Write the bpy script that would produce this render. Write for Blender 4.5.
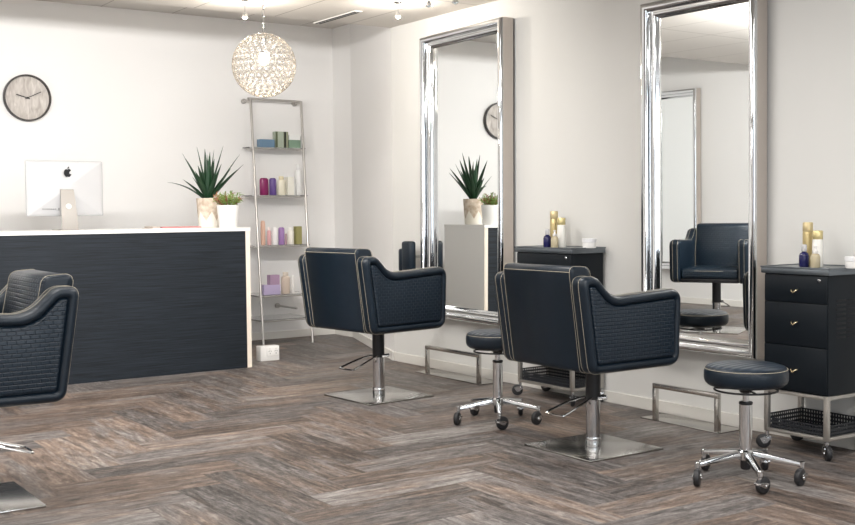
import bpy, bmesh, math, random
from mathutils import Vector, Matrix
R = math.radians
PI = math.pi
for o in list(bpy.data.objects): bpy.data.objects.remove(o)
C = bpy.context.scene.collection
S = bpy.context.scene

# ------------------------------------------------------------------ camera
cam = bpy.data.objects.new('camera', bpy.data.cameras.new('camera'))
C.objects.link(cam)
cam.data.sensor_width = 36; cam.data.lens = 36*1121.62/855
cam.data.clip_start = .05
cam.matrix_world = Matrix(((0.823734, 0.034059, -0.565953, 0.000000), (-0.566903, 0.033390, -0.823108, 0.000000), (-0.009137, 0.998862, 0.046813, 1.150000), (0.000000, 0.000000, 0.000000, 1.000000)))
S.camera = cam

# ------------------------------------------------------------------ light
W = bpy.data.worlds.new('daylight'); S.world = W; W.use_nodes = True
W.node_tree.nodes['Background'].inputs[0].default_value = (.80, .90, 1, 1)
W.node_tree.nodes['Background'].inputs[1].default_value = 1.3
S.view_settings.view_transform = 'Standard'; S.view_settings.look = 'None'
S.view_settings.exposure = 0.0; S.view_settings.gamma = 1
S.view_settings.use_curve_mapping = False
def area(name, loc, rot, sx, sy, power, col=(1, 1, 1)):
    l = bpy.data.lights.new(name, 'AREA'); l.shape = 'RECTANGLE'; l.size = sx; l.size_y = sy
    l.energy = power; l.color = col
    o = bpy.data.objects.new(name, l); o.location = loc; o.rotation_euler = rot; C.objects.link(o)
    return o
# daylight through the shop window behind the camera
for x in (.35, 3.45): area('window_daylight', (x, -2.36, 1.45), (R(90), 0, 0), 1.3, 2.0, 45, (.90, .95, 1))
# added ceiling fill lights (their made-up fixtures are built further down)
FILL_PANELS = [(.9, .6, 2.50), (2.9, .6, 2.50), (.9, 2.4, 2.50), (2.9, 2.4, 2.50), (.9, 4.2, 2.50), (2.9, 4.2, 2.50)]
for (x, y, z) in FILL_PANELS:
    area('added_panel_fill', (x, y, z-.03), (0, 0, 0), 1.1, .5, 25, (1, .975, .945))
# added fill lamps, unseen above the frame, brightening the reception wall
ADDED_WASH = [(.4, 4.85), (1.4, 4.85), (2.4, 4.85)]
for (x, y) in ADDED_WASH: area('added_wash_fill', (x, y+.035, 2.34), (R(78), 0, 0), .8, .18, 80, (1, .98, .95))

# ------------------------------------------------------------------ materials
def new_mat(name):
    m = bpy.data.materials.new(name); m.use_nodes = True
    return m, m.node_tree.nodes, m.node_tree.links, m.node_tree.nodes['Principled BSDF']
def mat(name, col, rough=.5, metal=0, noise=0, nscale=20, bump=0, bscale=200, coat=0, trans=0, emit=None, es=0, spec=.5, ior=1.45):
    m, N, L, P = new_mat(name)
    P.inputs['Base Color'].default_value = (*col, 1)
    P.inputs['Roughness'].default_value = rough; P.inputs['Metallic'].default_value = metal
    P.inputs['Coat Weight'].default_value = coat; P.inputs['Coat Roughness'].default_value = .15
    P.inputs['Transmission Weight'].default_value = trans
    P.inputs['Specular IOR Level'].default_value = spec; P.inputs['IOR'].default_value = ior
    if emit: P.inputs['Emission Color'].default_value = (*emit, 1); P.inputs['Emission Strength'].default_value = es
    tc = N.new('ShaderNodeTexCoord')
    if noise:
        n = N.new('ShaderNodeTexNoise'); n.inputs['Scale'].default_value = nscale; n.inputs['Detail'].default_value = 4
        L.new(tc.outputs['Object'], n.inputs['Vector'])
        r = N.new('ShaderNodeMapRange'); r.inputs[3].default_value = 1-noise; r.inputs[4].default_value = 1+noise
        L.new(n.outputs['Fac'], r.inputs[0])
        v = N.new('ShaderNodeVectorMath'); v.operation = 'SCALE'; v.inputs[0].default_value = col
        L.new(r.outputs[0], v.inputs['Scale']); L.new(v.outputs[0], P.inputs['Base Color'])
    if bump:
        n = N.new('ShaderNodeTexNoise'); n.inputs['Scale'].default_value = bscale; n.inputs['Detail'].default_value = 3
        L.new(tc.outputs['Object'], n.inputs['Vector'])
        b = N.new('ShaderNodeBump'); b.inputs['Strength'].default_value = bump; b.inputs['Distance'].default_value = .002
        L.new(n.outputs['Fac'], b.inputs['Height']); L.new(b.outputs[0], P.inputs['Normal'])
    return m
M = {}
M['wall'] = mat('painted_plaster', (.83, .82, .81), .75, noise=.02, nscale=1.5, bump=.05, bscale=90)
M['wall_shaded'] = mat('shaded_painted_plaster', (.63, .625, .605), .75, noise=.02, nscale=1.5, bump=.05, bscale=90)  # the right wall's weaker grazing light put into a darker plaster colour
M['charcoal'] = mat('charcoal_paint', (.05, .055, .065), .6)
M['trim'] = mat('white_gloss_trim', (.80, .78, .74), .4)
M['chrome'] = mat('polished_chrome', (.66, .67, .68), .07, 1)
M['steel'] = mat('brushed_steel', (.62, .60, .57), .2, 1, bump=.1, bscale=300)
M['plate'] = mat('polished_steel_plate', (.50, .49, .47), .22, 1)
M['mirror'] = mat('mirror_glass', (.88, .90, .90), .0, 1)
M['leather'] = mat('navy_leather', (.0050, .0112, .0195), .35, bump=.35, bscale=260, noise=.2, nscale=6, spec=.4)
M['black'] = mat('black_plastic', (.010, .010, .012), .4)
M['rubber'] = mat('grey_rubber', (.018, .018, .020), .45)
M['thread'] = mat('cream_thread', (.46, .41, .32), .6)
M['trim_cream'] = mat('cream_gloss_trim', (.66, .64, .60), .5)
M['cabinet'] = mat('black_powder_coat', (.0025, .0052, .0085), .45, bump=.1, bscale=500, spec=.3)
M['white'] = mat('white_laminate', (.86, .85, .83), .35)
M['edge'] = mat('birch_edge', (.80, .72, .62), .5, noise=.05)
M['glass'] = mat('clear_glass', (.93, .97, .96), .02, trans=1)
M['shelfglass'] = mat('shelf_glass', (.96, .98, .98), .02, trans=1)
M['stand'] = mat('stand_aluminium', (.30, .28, .26), .35, .3)
M['hole'] = mat('cable_grommet', (.5, .5, .5), .5)
M['cage'] = mat('pale_wire', (.38, .34, .29), .3, .6)
M['satin'] = mat('satin_steel', (.52, .50, .48), .35, .8)
M['crystal'] = mat('crystal', (.98, .98, .98), .02, trans=.9, ior=1.5)
M['alu'] = mat('silver_aluminium', (.46, .46, .47), .55, .1)
M['apple'] = mat('glossy_black', (.008, .008, .009), .2)
M['leaf'] = mat('agave_leaf', (.011, .042, .017), .4, noise=.45, nscale=9)
M['leaf2'] = mat('succulent_green', (.20, .30, .07), .5, noise=.5, nscale=40)
M['leaf3'] = mat('succulent_rust', (.30, .13, .06), .5, noise=.4, nscale=40)
M['soil'] = mat('potting_soil', (.04, .03, .02), .9, noise=.4)
M['pot'] = mat('white_ceramic', (.84, .83, .81), .3)
M['bulb'] = mat('lit_bulb', (1, .9, .75), .5, emit=(1, .88, .68), es=9)
M['spotbulb'] = mat('lit_halogen', (1, .9, .75), .5, emit=(1, .90, .70), es=60)
M['fill_diffuser'] = mat('lit_fill_diffuser', (1, 1, 1), .5, emit=(1, .97, .93), es=4)  # glow of the added fill panels
M['clock_rim'] = mat('dark_brown_rim', (.020, .014, .012), .3)
M['hand'] = mat('black_clock_hand', (.01, .01, .01), .4)

def quilt_mat():
    m, N, L, P = new_mat('stitched_navy_leather')
    P.inputs['Base Color'].default_value = (.0062, .0145, .0255, 1); P.inputs['Roughness'].default_value = .32
    P.inputs['Specular IOR Level'].default_value = .45
    tc = N.new('ShaderNodeTexCoord'); sx = N.new('ShaderNodeSeparateXYZ'); L.new(tc.outputs['Object'], sx.inputs[0])
    cb = N.new('ShaderNodeCombineXYZ')
    ad = N.new('ShaderNodeMath'); ad.operation = 'ADD'; L.new(sx.outputs[0], ad.inputs[0]); L.new(sx.outputs[1], ad.inputs[1])
    L.new(ad.outputs[0], cb.inputs[0]); L.new(sx.outputs[2], cb.inputs[1])
    br = N.new('ShaderNodeTexBrick'); L.new(cb.outputs[0], br.inputs['Vector'])
    br.inputs['Scale'].default_value = 1; br.inputs['Brick Width'].default_value = .034; br.inputs['Row Height'].default_value = .0165
    br.inputs['Mortar Size'].default_value = .0030; br.inputs['Mortar Smooth'].default_value = 1.0
    br.inputs['Color1'].default_value = (1, 1, 1, 1); br.inputs['Color2'].default_value = (1, 1, 1, 1); br.inputs['Mortar'].default_value = (0, 0, 0, 1)
    b = N.new('ShaderNodeBump'); b.inputs['Strength'].default_value = .55; b.inputs['Distance'].default_value = .004
    L.new(br.outputs['Color'], b.inputs['Height']); L.new(b.outputs[0], P.inputs['Normal'])
    return m
M['quilt'] = quilt_mat()

def counter_mat():
    m, N, L, P = new_mat('navy_grained_laminate')
    tc = N.new('ShaderNodeTexCoord'); mp = N.new('ShaderNodeMapping'); mp.inputs['Scale'].default_value = (1.6, 1, 75)
    L.new(tc.outputs['Object'], mp.inputs[0])
    n = N.new('ShaderNodeTexNoise'); n.inputs['Scale'].default_value = 1.6; n.inputs['Detail'].default_value = 6; n.inputs['Roughness'].default_value = .7
    L.new(mp.outputs[0], n.inputs['Vector'])
    cr = N.new('ShaderNodeValToRGB'); cr.color_ramp.elements[0].position = .35; cr.color_ramp.elements[1].position = .7
    cr.color_ramp.elements[0].color = (.003, .0045, .007, 1); cr.color_ramp.elements[1].color = (.017, .024, .034, 1)
    L.new(n.outputs['Fac'], cr.inputs[0]); L.new(cr.outputs[0], P.inputs['Base Color'])
    P.inputs['Roughness'].default_value = .6; P.inputs['Specular IOR Level'].default_value = .3
    b = N.new('ShaderNodeBump'); b.inputs['Strength'].default_value = .4; b.inputs['Distance'].default_value = .002
    L.new(n.outputs['Fac'], b.inputs['Height']); L.new(b.outputs[0], P.inputs['Normal'])
    return m
M['counter'] = counter_mat()

def ceiling_mat():
    m, N, L, P = new_mat('ceiling_tiles')
    tc = N.new('ShaderNodeTexCoord'); br = N.new('ShaderNodeTexBrick'); L.new(tc.outputs['Object'], br.inputs['Vector'])
    br.offset = 0; br.inputs['Scale'].default_value = 1
    br.inputs['Brick Width'].default_value = .61; br.inputs['Row Height'].default_value = 1.22
    br.inputs['Mortar Size'].default_value = .004; br.inputs['Mortar Smooth'].default_value = .2
    br.inputs['Color1'].default_value = (.62, .59, .55, 1); br.inputs['Color2'].default_value = (.60, .57, .535, 1)
    br.inputs['Mortar'].default_value = (.25, .23, .21, 1)
    L.new(br.outputs['Color'], P.inputs['Base Color']); P.inputs['Roughness'].default_value = .8
    return m
M['ceiling'] = ceiling_mat()

def floor_mat(w=.2, n=4):
    m, N, L, P = new_mat('weathered_herringbone_planks')
    def mth(op, a, b=None, c=None):
        k = N.new('ShaderNodeMath'); k.operation = op
        for i, v in enumerate((a, b, c)):
            if v is None: continue
            if isinstance(v, (int, float)): k.inputs[i].default_value = v
            else: L.new(v, k.inputs[i])
        return k.outputs[0]
    tc = N.new('ShaderNodeTexCoord'); sp = N.new('ShaderNodeSeparateXYZ'); L.new(tc.outputs['Object'], sp.inputs[0])
    X = mth('ADD', mth('DIVIDE', sp.outputs[0], w), 40.3); Y = mth('ADD', mth('DIVIDE', sp.outputs[1], w), 40.1)
    i = mth('FLOOR', X); j = mth('FLOOR', Y)
    k = mth('FLOORED_MODULO', mth('SUBTRACT', i, j), 2*n)
    hz = mth('LESS_THAN', k, n-.5)                       # 1: plank runs along x
    ih = mth('SUBTRACT', i, k); jv = mth('ADD', j, mth('SUBTRACT', k, n))
    def mix(f, a, b):                                    # f ? a : b
        return mth('ADD', mth('MULTIPLY', f, a), mth('MULTIPLY', mth('SUBTRACT', 1, f), b))
    id1 = mix(hz, ih, i); id2 = mix(hz, j, jv)
    cid = N.new('ShaderNodeCombineXYZ'); L.new(id1, cid.inputs[0]); L.new(id2, cid.inputs[1]); L.new(hz, cid.inputs[2])
    wn = N.new('ShaderNodeTexWhiteNoise'); wn.noise_dimensions = '3D'; L.new(cid.outputs[0], wn.inputs['Vector'])
    along = mix(hz, sp.outputs[0], sp.outputs[1]); across = mix(hz, sp.outputs[1], sp.outputs[0])
    sc = N.new('ShaderNodeSeparateColor'); L.new(wn.outputs['Color'], sc.inputs[0])
    def grain(sa, sb, off, detail, rough=.65, dist=0):
        cv = N.new('ShaderNodeCombineXYZ')
        L.new(mth('MULTIPLY_ADD', along, sa, mth('MULTIPLY', sc.outputs[0], 37)), cv.inputs[0])
        L.new(mth('MULTIPLY_ADD', across, sb, mth('MULTIPLY', sc.outputs[1], 53)), cv.inputs[1])
        cv.inputs[2].default_value = off
        g = N.new('ShaderNodeTexNoise'); g.inputs['Scale'].default_value = 1; g.inputs['Detail'].default_value = detail
        g.inputs['Roughness'].default_value = rough; g.inputs['Distortion'].default_value = dist
        L.new(cv.outputs[0], g.inputs['Vector']); return g.outputs['Fac']
    g1 = grain(3.5, 30, 0, 9, .78, .9)       # grain streaks
    g2 = grain(1.6, 7, 5, 4, .6, .3)         # worn patches
    g3 = grain(14, 45, 9, 7, .85, .5)          # fine flecks
    cr = N.new('ShaderNodeValToRGB'); E = cr.color_ramp.elements
    E[0].position = .39; E[0].color = (.022, .018, .017, 1); E[1].position = .66; E[1].color = (.37, .35, .33, 1)
    e = E.new(.46); e.color = (.080, .070, .066, 1)
    e = E.new(.53); e.color = (.155, .138, .130, 1)
    gm = mth('ADD', mth('MULTIPLY', g1, .62), mth('ADD', mth('MULTIPLY', g3, .38), mth('MULTIPLY', mth('SUBTRACT', sc.outputs[2], .5), .10)))
    L.new(gm, cr.inputs[0])
    # brown planks and worn patches
    mx = N.new('ShaderNodeMix'); mx.data_type = 'RGBA'; mx.blend_type = 'MULTIPLY'
    brown = mth('MULTIPLY', mth('SMOOTH_MIN', 1, mth('MAXIMUM', 0, mth('MULTIPLY', mth('SUBTRACT', mth('ADD', g2, mth('MULTIPLY', sc.outputs[0], .28)), .56), 5)), .1), .85)
    L.new(brown, mx.inputs[0]); L.new(cr.outputs[0], mx.inputs[6]); mx.inputs[7].default_value = (1.0, .79, .64, 1)
    mx2 = N.new('ShaderNodeMix'); mx2.data_type = 'RGBA'; mx2.blend_type = 'MIX'
    pale = mth('MINIMUM', .55, mth('MAXIMUM', 0, mth('MULTIPLY', mth('SUBTRACT', grain(2.2, 14, 17, 5, .75, .8), .56), 4)))
    L.new(pale, mx2.inputs[0]); L.new(mx.outputs[2], mx2.inputs[6]); mx2.inputs[7].default_value = (.27, .262, .258, 1)
    L.new(mx2.outputs[2], P.inputs['Base Color'])
    # seams and roughness
    fx = mth('FRACT', X); fy = mth('FRACT', Y)
    ac = mix(hz, fy, fx)
    seam = mth('LESS_THAN', mth('MINIMUM', ac, mth('SUBTRACT', 1, ac)), .012)
    h = mth('SUBTRACT', mth('MULTIPLY', g1, .6), mth('MULTIPLY', seam, .9))
    b = N.new('ShaderNodeBump'); b.inputs['Strength'].default_value = .6; b.inputs['Distance'].default_value = .004
    L.new(h, b.inputs['Height']); L.new(b.outputs[0], P.inputs['Normal'])
    L.new(mth('MULTIPLY_ADD', g1, .3, .36), P.inputs['Roughness'])
    P.inputs['Specular IOR Level'].default_value = .5
    return m
M['floor'] = floor_mat()

def face_mat():
    m, N, L, P = new_mat('grey_wood_clock_face')
    tc = N.new('ShaderNodeTexCoord'); mp = N.new('ShaderNodeMapping'); mp.inputs['Scale'].default_value = (30, 1, 10)
    mp.inputs['Rotation'].default_value = (0, R(20), 0)
    L.new(tc.outputs['Object'], mp.inputs[0])
    n = N.new('ShaderNodeTexNoise'); n.inputs['Scale'].default_value = 1; n.inputs['Detail'].default_value = 5; n.inputs['Distortion'].default_value = 1
    L.new(mp.outputs[0], n.inputs['Vector'])
    cr = N.new('ShaderNodeValToRGB'); cr.color_ramp.elements[0].position = .3; cr.color_ramp.elements[1].position = .7
    cr.color_ramp.elements[0].color = (.36, .32, .29, 1); cr.color_ramp.elements[1].color = (.62, .58, .54, 1)
    L.new(n.outputs['Fac'], cr.inputs[0]); L.new(cr.outputs[0], P.inputs['Base Color']); P.inputs['Roughness'].default_value = .6
    return m
M['face'] = face_mat()

def perf_mat():
    m, N, L, P = new_mat('perforated_black_metal')
    P.inputs['Base Color'].default_value = (.012, .014, .018, 1); P.inputs['Roughness'].default_value = .45
    tc = N.new('ShaderNodeTexCoord'); s = N.new('ShaderNodeSeparateXYZ'); L.new(tc.outputs['Object'], s.inputs[0])
    def mth(op, a, b):
        k = N.new('ShaderNodeMath'); k.operation = op
        for q, v in enumerate((a, b)):
            if isinstance(v, (int, float)): k.inputs[q].default_value = v
            else: L.new(v, k.inputs[q])
        return k.outputs[0]
    u = mth('SUBTRACT', mth('FRACT', mth('DIVIDE', mth('ADD', mth('ADD', s.outputs[0], s.outputs[1]), 5), .015), 0), .5)
    v = mth('SUBTRACT', mth('FRACT', mth('DIVIDE', mth('ADD', s.outputs[2], 5), .019), 0), .5)
    d = mth('ADD', mth('MULTIPLY', u, u), mth('MULTIPLY', v, v))
    hole = mth('LESS_THAN', d, .10)
    T = N.new('ShaderNodeBsdfTransparent'); mx = N.new('ShaderNodeMixShader')
    L.new(hole, mx.inputs[0]); L.new(P.outputs[0], mx.inputs[1]); L.new(T.outputs[0], mx.inputs[2])
    L.new(mx.outputs[0], N['Material Output'].inputs[0])
    return m
M['perf'] = perf_mat()

def pot_mat():
    m, N, L, P = new_mat('two_tone_concrete')
    tc = N.new('ShaderNodeTexCoord'); s = N.new('ShaderNodeSeparateXYZ'); L.new(tc.outputs['Object'], s.inputs[0])
    # facetted dipped glaze: pale triangle wedges low on the pot
    at = N.new('ShaderNodeMath'); at.operation = 'ARCTAN2'; L.new(s.outputs[1], at.inputs[0]); L.new(s.outputs[0], at.inputs[1])
    sn = N.new('ShaderNodeMath'); sn.operation = 'PINGPONG'; L.new(at.outputs[0], sn.inputs[0]); sn.inputs[1].default_value = .55
    mu = N.new('ShaderNodeMath'); mu.operation = 'MULTIPLY_ADD'; L.new(sn.outputs[0], mu.inputs[0]); mu.inputs[1].default_value = .13; mu.inputs[2].default_value = .05
    lt = N.new('ShaderNodeMath'); lt.operation = 'LESS_THAN'; L.new(s.outputs[2], lt.inputs[0]); L.new(mu.outputs[0], lt.inputs[1])
    n = N.new('ShaderNodeTexNoise'); n.inputs['Scale'].default_value = 25; n.inputs['Detail'].default_value = 5; L.new(tc.outputs['Object'], n.inputs['Vector'])
    cr = N.new('ShaderNodeValToRGB'); cr.color_ramp.elements[0].color = (.46, .36, .27, 1); cr.color_ramp.elements[1].color = (.70, .62, .52, 1)
    cr.color_ramp.elements[0].position = .35; cr.color_ramp.elements[1].position = .65
    L.new(n.outputs['Fac'], cr.inputs[0])
    mx = N.new('ShaderNodeMix'); mx.data_type = 'RGBA'; L.new(lt.outputs[0], mx.inputs[0]); L.new(cr.outputs[0], mx.inputs[6]); mx.inputs[7].default_value = (.80, .76, .68, 1)
    L.new(mx.outputs[2], P.inputs['Base Color']); P.inputs['Roughness'].default_value = .7
    return m
M['concrete'] = pot_mat()
_pm = {}
def paint(col, rough=.35, metal=0):
    k = (col, rough, metal)
    if k not in _pm: _pm[k] = mat('packaging_%d' % len(_pm), col, rough, metal)
    return _pm[k]

# ------------------------------------------------------------------ mesh helpers
class MB:
    """collects shapes; build() links them as ONE mesh object"""
    def __init__(s): s.bm = bmesh.new(); s.mats = []; s.mi = 0
    def use(s, m):
        if m not in s.mats: s.mats.append(m)
        s.mi = s.mats.index(m); return s
    def _fin(s, verts, T=None):
        fs = set()
        for v in verts:
            for f in v.link_faces: fs.add(f)
        for f in fs: f.material_index = s.mi
        if T is not None: bmesh.ops.transform(s.bm, matrix=T, verts=list(verts))
    def box(s, x0, x1, y0, y1, z0, z1, bev=0, seg=2, T=None):
        t = bmesh.new(); bmesh.ops.create_cube(t, size=1)
        bmesh.ops.transform(t, matrix=Matrix.Translation(((x0+x1)/2, (y0+y1)/2, (z0+z1)/2)) @ Matrix.Diagonal((abs(x1-x0), abs(y1-y0), abs(z1-z0), 1)), verts=t.verts)
        if bev: bmesh.ops.bevel(t, geom=t.edges[:], offset=bev, segments=seg, profile=.5, affect='EDGES')
        return s._merge(t, T)
    def _merge(s, t, T=None):
        if T is not None: bmesh.ops.transform(t, matrix=T, verts=t.verts)
        mp = {v: s.bm.verts.new(v.co) for v in t.verts}
        for f in t.faces:
            try: g = s.bm.faces.new([mp[v] for v in f.verts]); g.material_index = s.mi
            except ValueError: pass
        t.free(); return s
    def lathe(s, prof, n=32, c=(0, 0, 0), T=None, cap=True):
        t = bmesh.new(); rows = []
        for (r, z) in prof:
            rows.append([t.verts.new((c[0]+r*math.cos(2*PI*k/n), c[1]+r*math.sin(2*PI*k/n), c[2]+z)) for k in range(n)])
        for a, b in zip(rows, rows[1:]):
            for k in range(n): t.faces.new((a[k], a[(k+1) % n], b[(k+1) % n], b[k]))
        if cap:
            if prof[0][0] > 0: t.faces.new(rows[0][::-1])
            if prof[-1][0] > 0: t.faces.new(rows[-1])
        bmesh.ops.remove_doubles(t, verts=t.verts, dist=1e-6)
        return s._merge(t, T)
    def cyl(s, p0, p1, r, n=20, r2=None):
        p0 = Vector(p0); p1 = Vector(p1); d = p1-p0
        T = Matrix.Translation(p0) @ d.to_track_quat('Z', 'Y').to_matrix().to_4x4()
        b = min(r*.25, .002, d.length*.2); r2 = r if r2 is None else r2
        return s.lathe([(r-b, 0), (r, b), (r2, d.length-b), (r2-b, d.length)], n, T=T)
    def tube(s, pts, r, n=8, closed=False):
        pts = [Vector(p) for p in pts]; t = bmesh.new(); rows = []; up = None
        rr = r if isinstance(r, (list, tuple)) else [r]*len(pts)
        for k, p in enumerate(pts):
            if closed: d = pts[(k+1) % len(pts)]-pts[k-1]
            else: d = pts[min(k+1, len(pts)-1)]-pts[max(k-1, 0)]
            d.normalize()
            if up is None: up = Vector((0, 0, 1)) if abs(d.z) < .9 else Vector((1, 0, 0))
            a = d.cross(up).normalized(); b = a.cross(d).normalized(); up = b
            rows.append([t.verts.new(p+a*rr[k]*math.cos(2*PI*q/n)+b*rr[k]*math.sin(2*PI*q/n)) for q in range(n)])
        m = len(rows)
        for k in range(m if closed else m-1):
            A = rows[k]; B = rows[(k+1) % m]
            for q in range(n): t.faces.new((A[q], A[(q+1) % n], B[(q+1) % n], B[q]))
        if not closed: t.faces.new(rows[0][::-1]); t.faces.new(rows[-1])
        bmesh.ops.recalc_face_normals(t, faces=t.faces)
        return s._merge(t)
    def sphere(s, c, r, sub=2, sc=(1, 1, 1)):
        t = bmesh.new(); bmesh.ops.create_icosphere(t, subdivisions=sub, radius=r)
        return s._merge(t, Matrix.Translation(c) @ Matrix.Diagonal((*sc, 1)))
    def rings(s, loops, closed_ends=True, T=None):
        """loft closed loops of equal point count"""
        t = bmesh.new(); rows = [[t.verts.new(p) for p in lp] for lp in loops]
        for a, b in zip(rows, rows[1:]):
            n = len(a)
            for k in range(n):
                try: t.faces.new((a[k], a[(k+1) % n], b[(k+1) % n], b[k]))
                except ValueError: pass
        if closed_ends: t.faces.new(rows[0][::-1]); t.faces.new(rows[-1])
        bmesh.ops.recalc_face_normals(t, faces=t.faces)
        return s._merge(t, T)
    def fill_last(s, loop):
        """cap a loft with cleanly triangulated face along a concave outline"""
        t = bmesh.new(); f = t.faces.new([t.verts.new(p) for p in loop])
        bmesh.ops.triangulate(t, faces=[f], ngon_method='EAR_CLIP')
        want = 1 if loop[0][1] > 0 else -1
        for q in t.faces:
            q.normal_update()
            if q.normal.y*want < 0: q.normal_flip()
        s._merge(t); bmesh.ops.remove_doubles(s.bm, verts=s.bm.verts, dist=1e-5); return s
    def poly(s, pts, thick, T=None):
        """flat outline in XZ extruded along +y by thick"""
        return s.rings([[(x, 0, z) for x, z in pts], [(x, thick, z) for x, z in pts]], T=T)
    def build(s, name, m, parent=None, smooth=40, loc=None):
        me = bpy.data.meshes.new(name); s.bm.normal_update(); s.bm.to_mesh(me); s.bm.free()
        ms = s.mats if s.mats else [m]
        for q in ms: me.materials.append(q)
        if smooth: me.shade_smooth(); me.set_sharp_from_angle(angle=R(smooth))
        o = bpy.data.objects.new(name, me); C.objects.link(o)
        if parent: o.parent = parent
        if loc: o.location = loc
        return o
def tag(o, label, cat, group=None):
    o['label'] = label; o['category'] = cat
    if group: o['group'] = group
    return o
def thing(name, label, cat, loc=(0, 0, 0), rz=0, group=None):
    o = bpy.data.objects.new(name, None); o.empty_display_size = .1; C.objects.link(o)
    o.location = loc; o.rotation_euler = (0, 0, rz)
    return tag(o, label, cat, group)
def struct(o): o['kind'] = 'structure'; return o
def copy_tree(o, parent=None):
    c = o.copy(); C.objects.link(c)
    if parent: c.parent = parent
    for ch in list(o.children): copy_tree(ch, c)
    return c
def smoothline(P, n=8, closed=True):
    """Catmull-Rom through 2D points"""
    out = []; m = len(P)
    for k in range(m if closed else m-1):
        a, b, c, d = (P[(k-1) % m], P[k], P[(k+1) % m], P[(k+2) % m]) if closed else (P[max(k-1, 0)], P[k], P[k+1], P[min(k+2, m-1)])
        for q in range(n):
            t = q/n
            out.append(tuple(.5*((2*b[i])+(-a[i]+c[i])*t+(2*a[i]-5*b[i]+4*c[i]-d[i])*t*t+(-a[i]+3*b[i]-3*c[i]+d[i])*t**3) for i in range(len(b))))
    if not closed: out.append(tuple(P[-1]))
    return out
def inset(P, d):
    """move a closed 2D loop (counter-clockwise) inwards by d"""
    out = []; m = len(P)
    for k in range(m):
        a = Vector(P[k-1]); b = Vector(P[k]); c = Vector(P[(k+1) % m])
        e1 = (b-a); e2 = (c-b)
        if e1.length < 1e-9 or e2.length < 1e-9: e1 = e2 = (c-a)
        n1 = Vector((-e1.y, e1.x)).normalized(); n2 = Vector((-e2.y, e2.x)).normalized()
        nn = (n1+n2).normalized()
        out.append(tuple(b+nn*d))
    return out
def roundpoly(P, n=5):
    """P: list of (x, z, radius) counter-clockwise -> loop with rounded corners"""
    out = []; m = len(P)
    for k in range(m):
        a = Vector(P[k-1][:2]); b = Vector(P[k][:2]); c = Vector(P[(k+1) % m][:2]); r = P[k][2]
        u = (a-b).normalized(); v = (c-b).normalized(); ang = u.angle(v)
        d = min(r/math.tan(ang/2), (a-b).length*.48, (c-b).length*.48)
        p = b+u*d; q = b+v*d
        for t in range(n+1):
            t /= n; out.append(tuple(p*(1-t)**2+b*2*t*(1-t)+q*t*t))
    return out
def densify(P, step):
    out = []; m = len(P)
    for k in range(m):
        a = Vector(P[k]); b = Vector(P[(k+1) % m]); n = max(1, int((b-a).length/step))
        for q in range(n): out.append(tuple(a.lerp(b, q/n)))
    return out

# ------------------------------------------------------------------ room shell
XR, XL, YB, YF, H = 4.632, -.9, 9.10, -2.4, 2.528
# the far end: the right wall kinks outwards into a shallow alcove
A1 = (XR, 7.20); A2 = (5.21, 8.77); A3 = (5.21, YB)
struct(MB().box(XL-.1, 5.4, YF-.1, YB+.1, -.1, 0).build('floor', M['floor'], smooth=0))
f = MB(); TOPZ = 2.83
f.rings([[(XL-.1, YF-.1, H), (5.4, YF-.1, H), (5.4, 7.2, H), (5.4, 8.77, TOPZ), (5.4, YB+.1, TOPZ), (XL-.1, YB+.1, TOPZ), (XL-.1, 8.77, TOPZ), (XL-.1, 7.2, H)],
         [(XL-.1, YF-.1, 3.0), (5.4, YF-.1, 3.0), (5.4, 7.2, 3.0), (5.4, 8.77, 3.0), (5.4, YB+.1, 3.0), (XL-.1, YB+.1, 3.0), (XL-.1, 8.77, 3.0), (XL-.1, 7.2, 3.0)]], closed_ends=False)
v = f.bm.verts[:]; f.bm.verts.ensure_lookup_table()
L0 = f.bm.verts[:8]
def fc(bm, vs): bm.faces.new(vs)
fc(f.bm, (L0[0], L0[1], L0[2], L0[7])); fc(f.bm, (L0[7], L0[2], L0[3], L0[6])); fc(f.bm, (L0[6], L0[3], L0[4], L0[5]))
U0 = f.bm.verts[8:16]; fc(f.bm, U0)
struct(f.build('ceiling', M['ceiling'], smooth=0))
struct(MB().box(XL-.1, 5.4, YB, YB+.1, 0, 2.9).build('wall_back', M['wall'], smooth=0))
struct(MB().box(XL-.1, XL, YF, YB, 0, 2.9).build('wall_left', M['wall'], smooth=0))
w = MB(); w.use(M['wall_shaded'])
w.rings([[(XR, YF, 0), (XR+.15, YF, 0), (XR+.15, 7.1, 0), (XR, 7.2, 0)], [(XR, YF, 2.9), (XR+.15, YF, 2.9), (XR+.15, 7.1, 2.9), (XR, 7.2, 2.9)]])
struct(w.build('wall_right', M['wall_shaded'], smooth=0))
w = MB().rings([[(x, y, z) for x, y in (A1, A2, A3, (5.4, YB), (5.4, 7.1), (XR+.15, 7.1))] for z in (0, 2.9)])
struct(w.build('wall_alcove', M['wall'], smooth=0))
# front wall with the shop window behind the camera
w = MB(); w.box(XL-.1, -.3, YF-.1, YF, 0, 2.9).box(1.0, 2.8, YF-.1, YF, 0, 2.9).box(4.1, XR+.1, YF-.1, YF, 0, 2.9).box(-.3, 1.0, YF-.1, YF, 0, .45).box(-.3, 1.0, YF-.1, YF, 2.45, 2.9).box(2.8, 4.1, YF-.1, YF, 0, .45).box(2.8, 4.1, YF-.1, YF, 2.45, 2.9)
struct(w.build('wall_front', M['charcoal'], smooth=0))
w = MB()
for k, x in enumerate((-.3, 2.8)):
    w = MB(); w.box(x, x+.05, YF-.08, YF-.02, .45, 2.45).box(x+1.25, x+1.3, YF-.08, YF-.02, .45, 2.45)
    w.box(x+.05, x+1.25, YF-.08, YF-.02, .45, .50).box(x+.05, x+1.25, YF-.08, YF-.02, 2.40, 2.45)
    struct(w.build('window_%d' % (k+1), M['black'], smooth=0))
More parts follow.
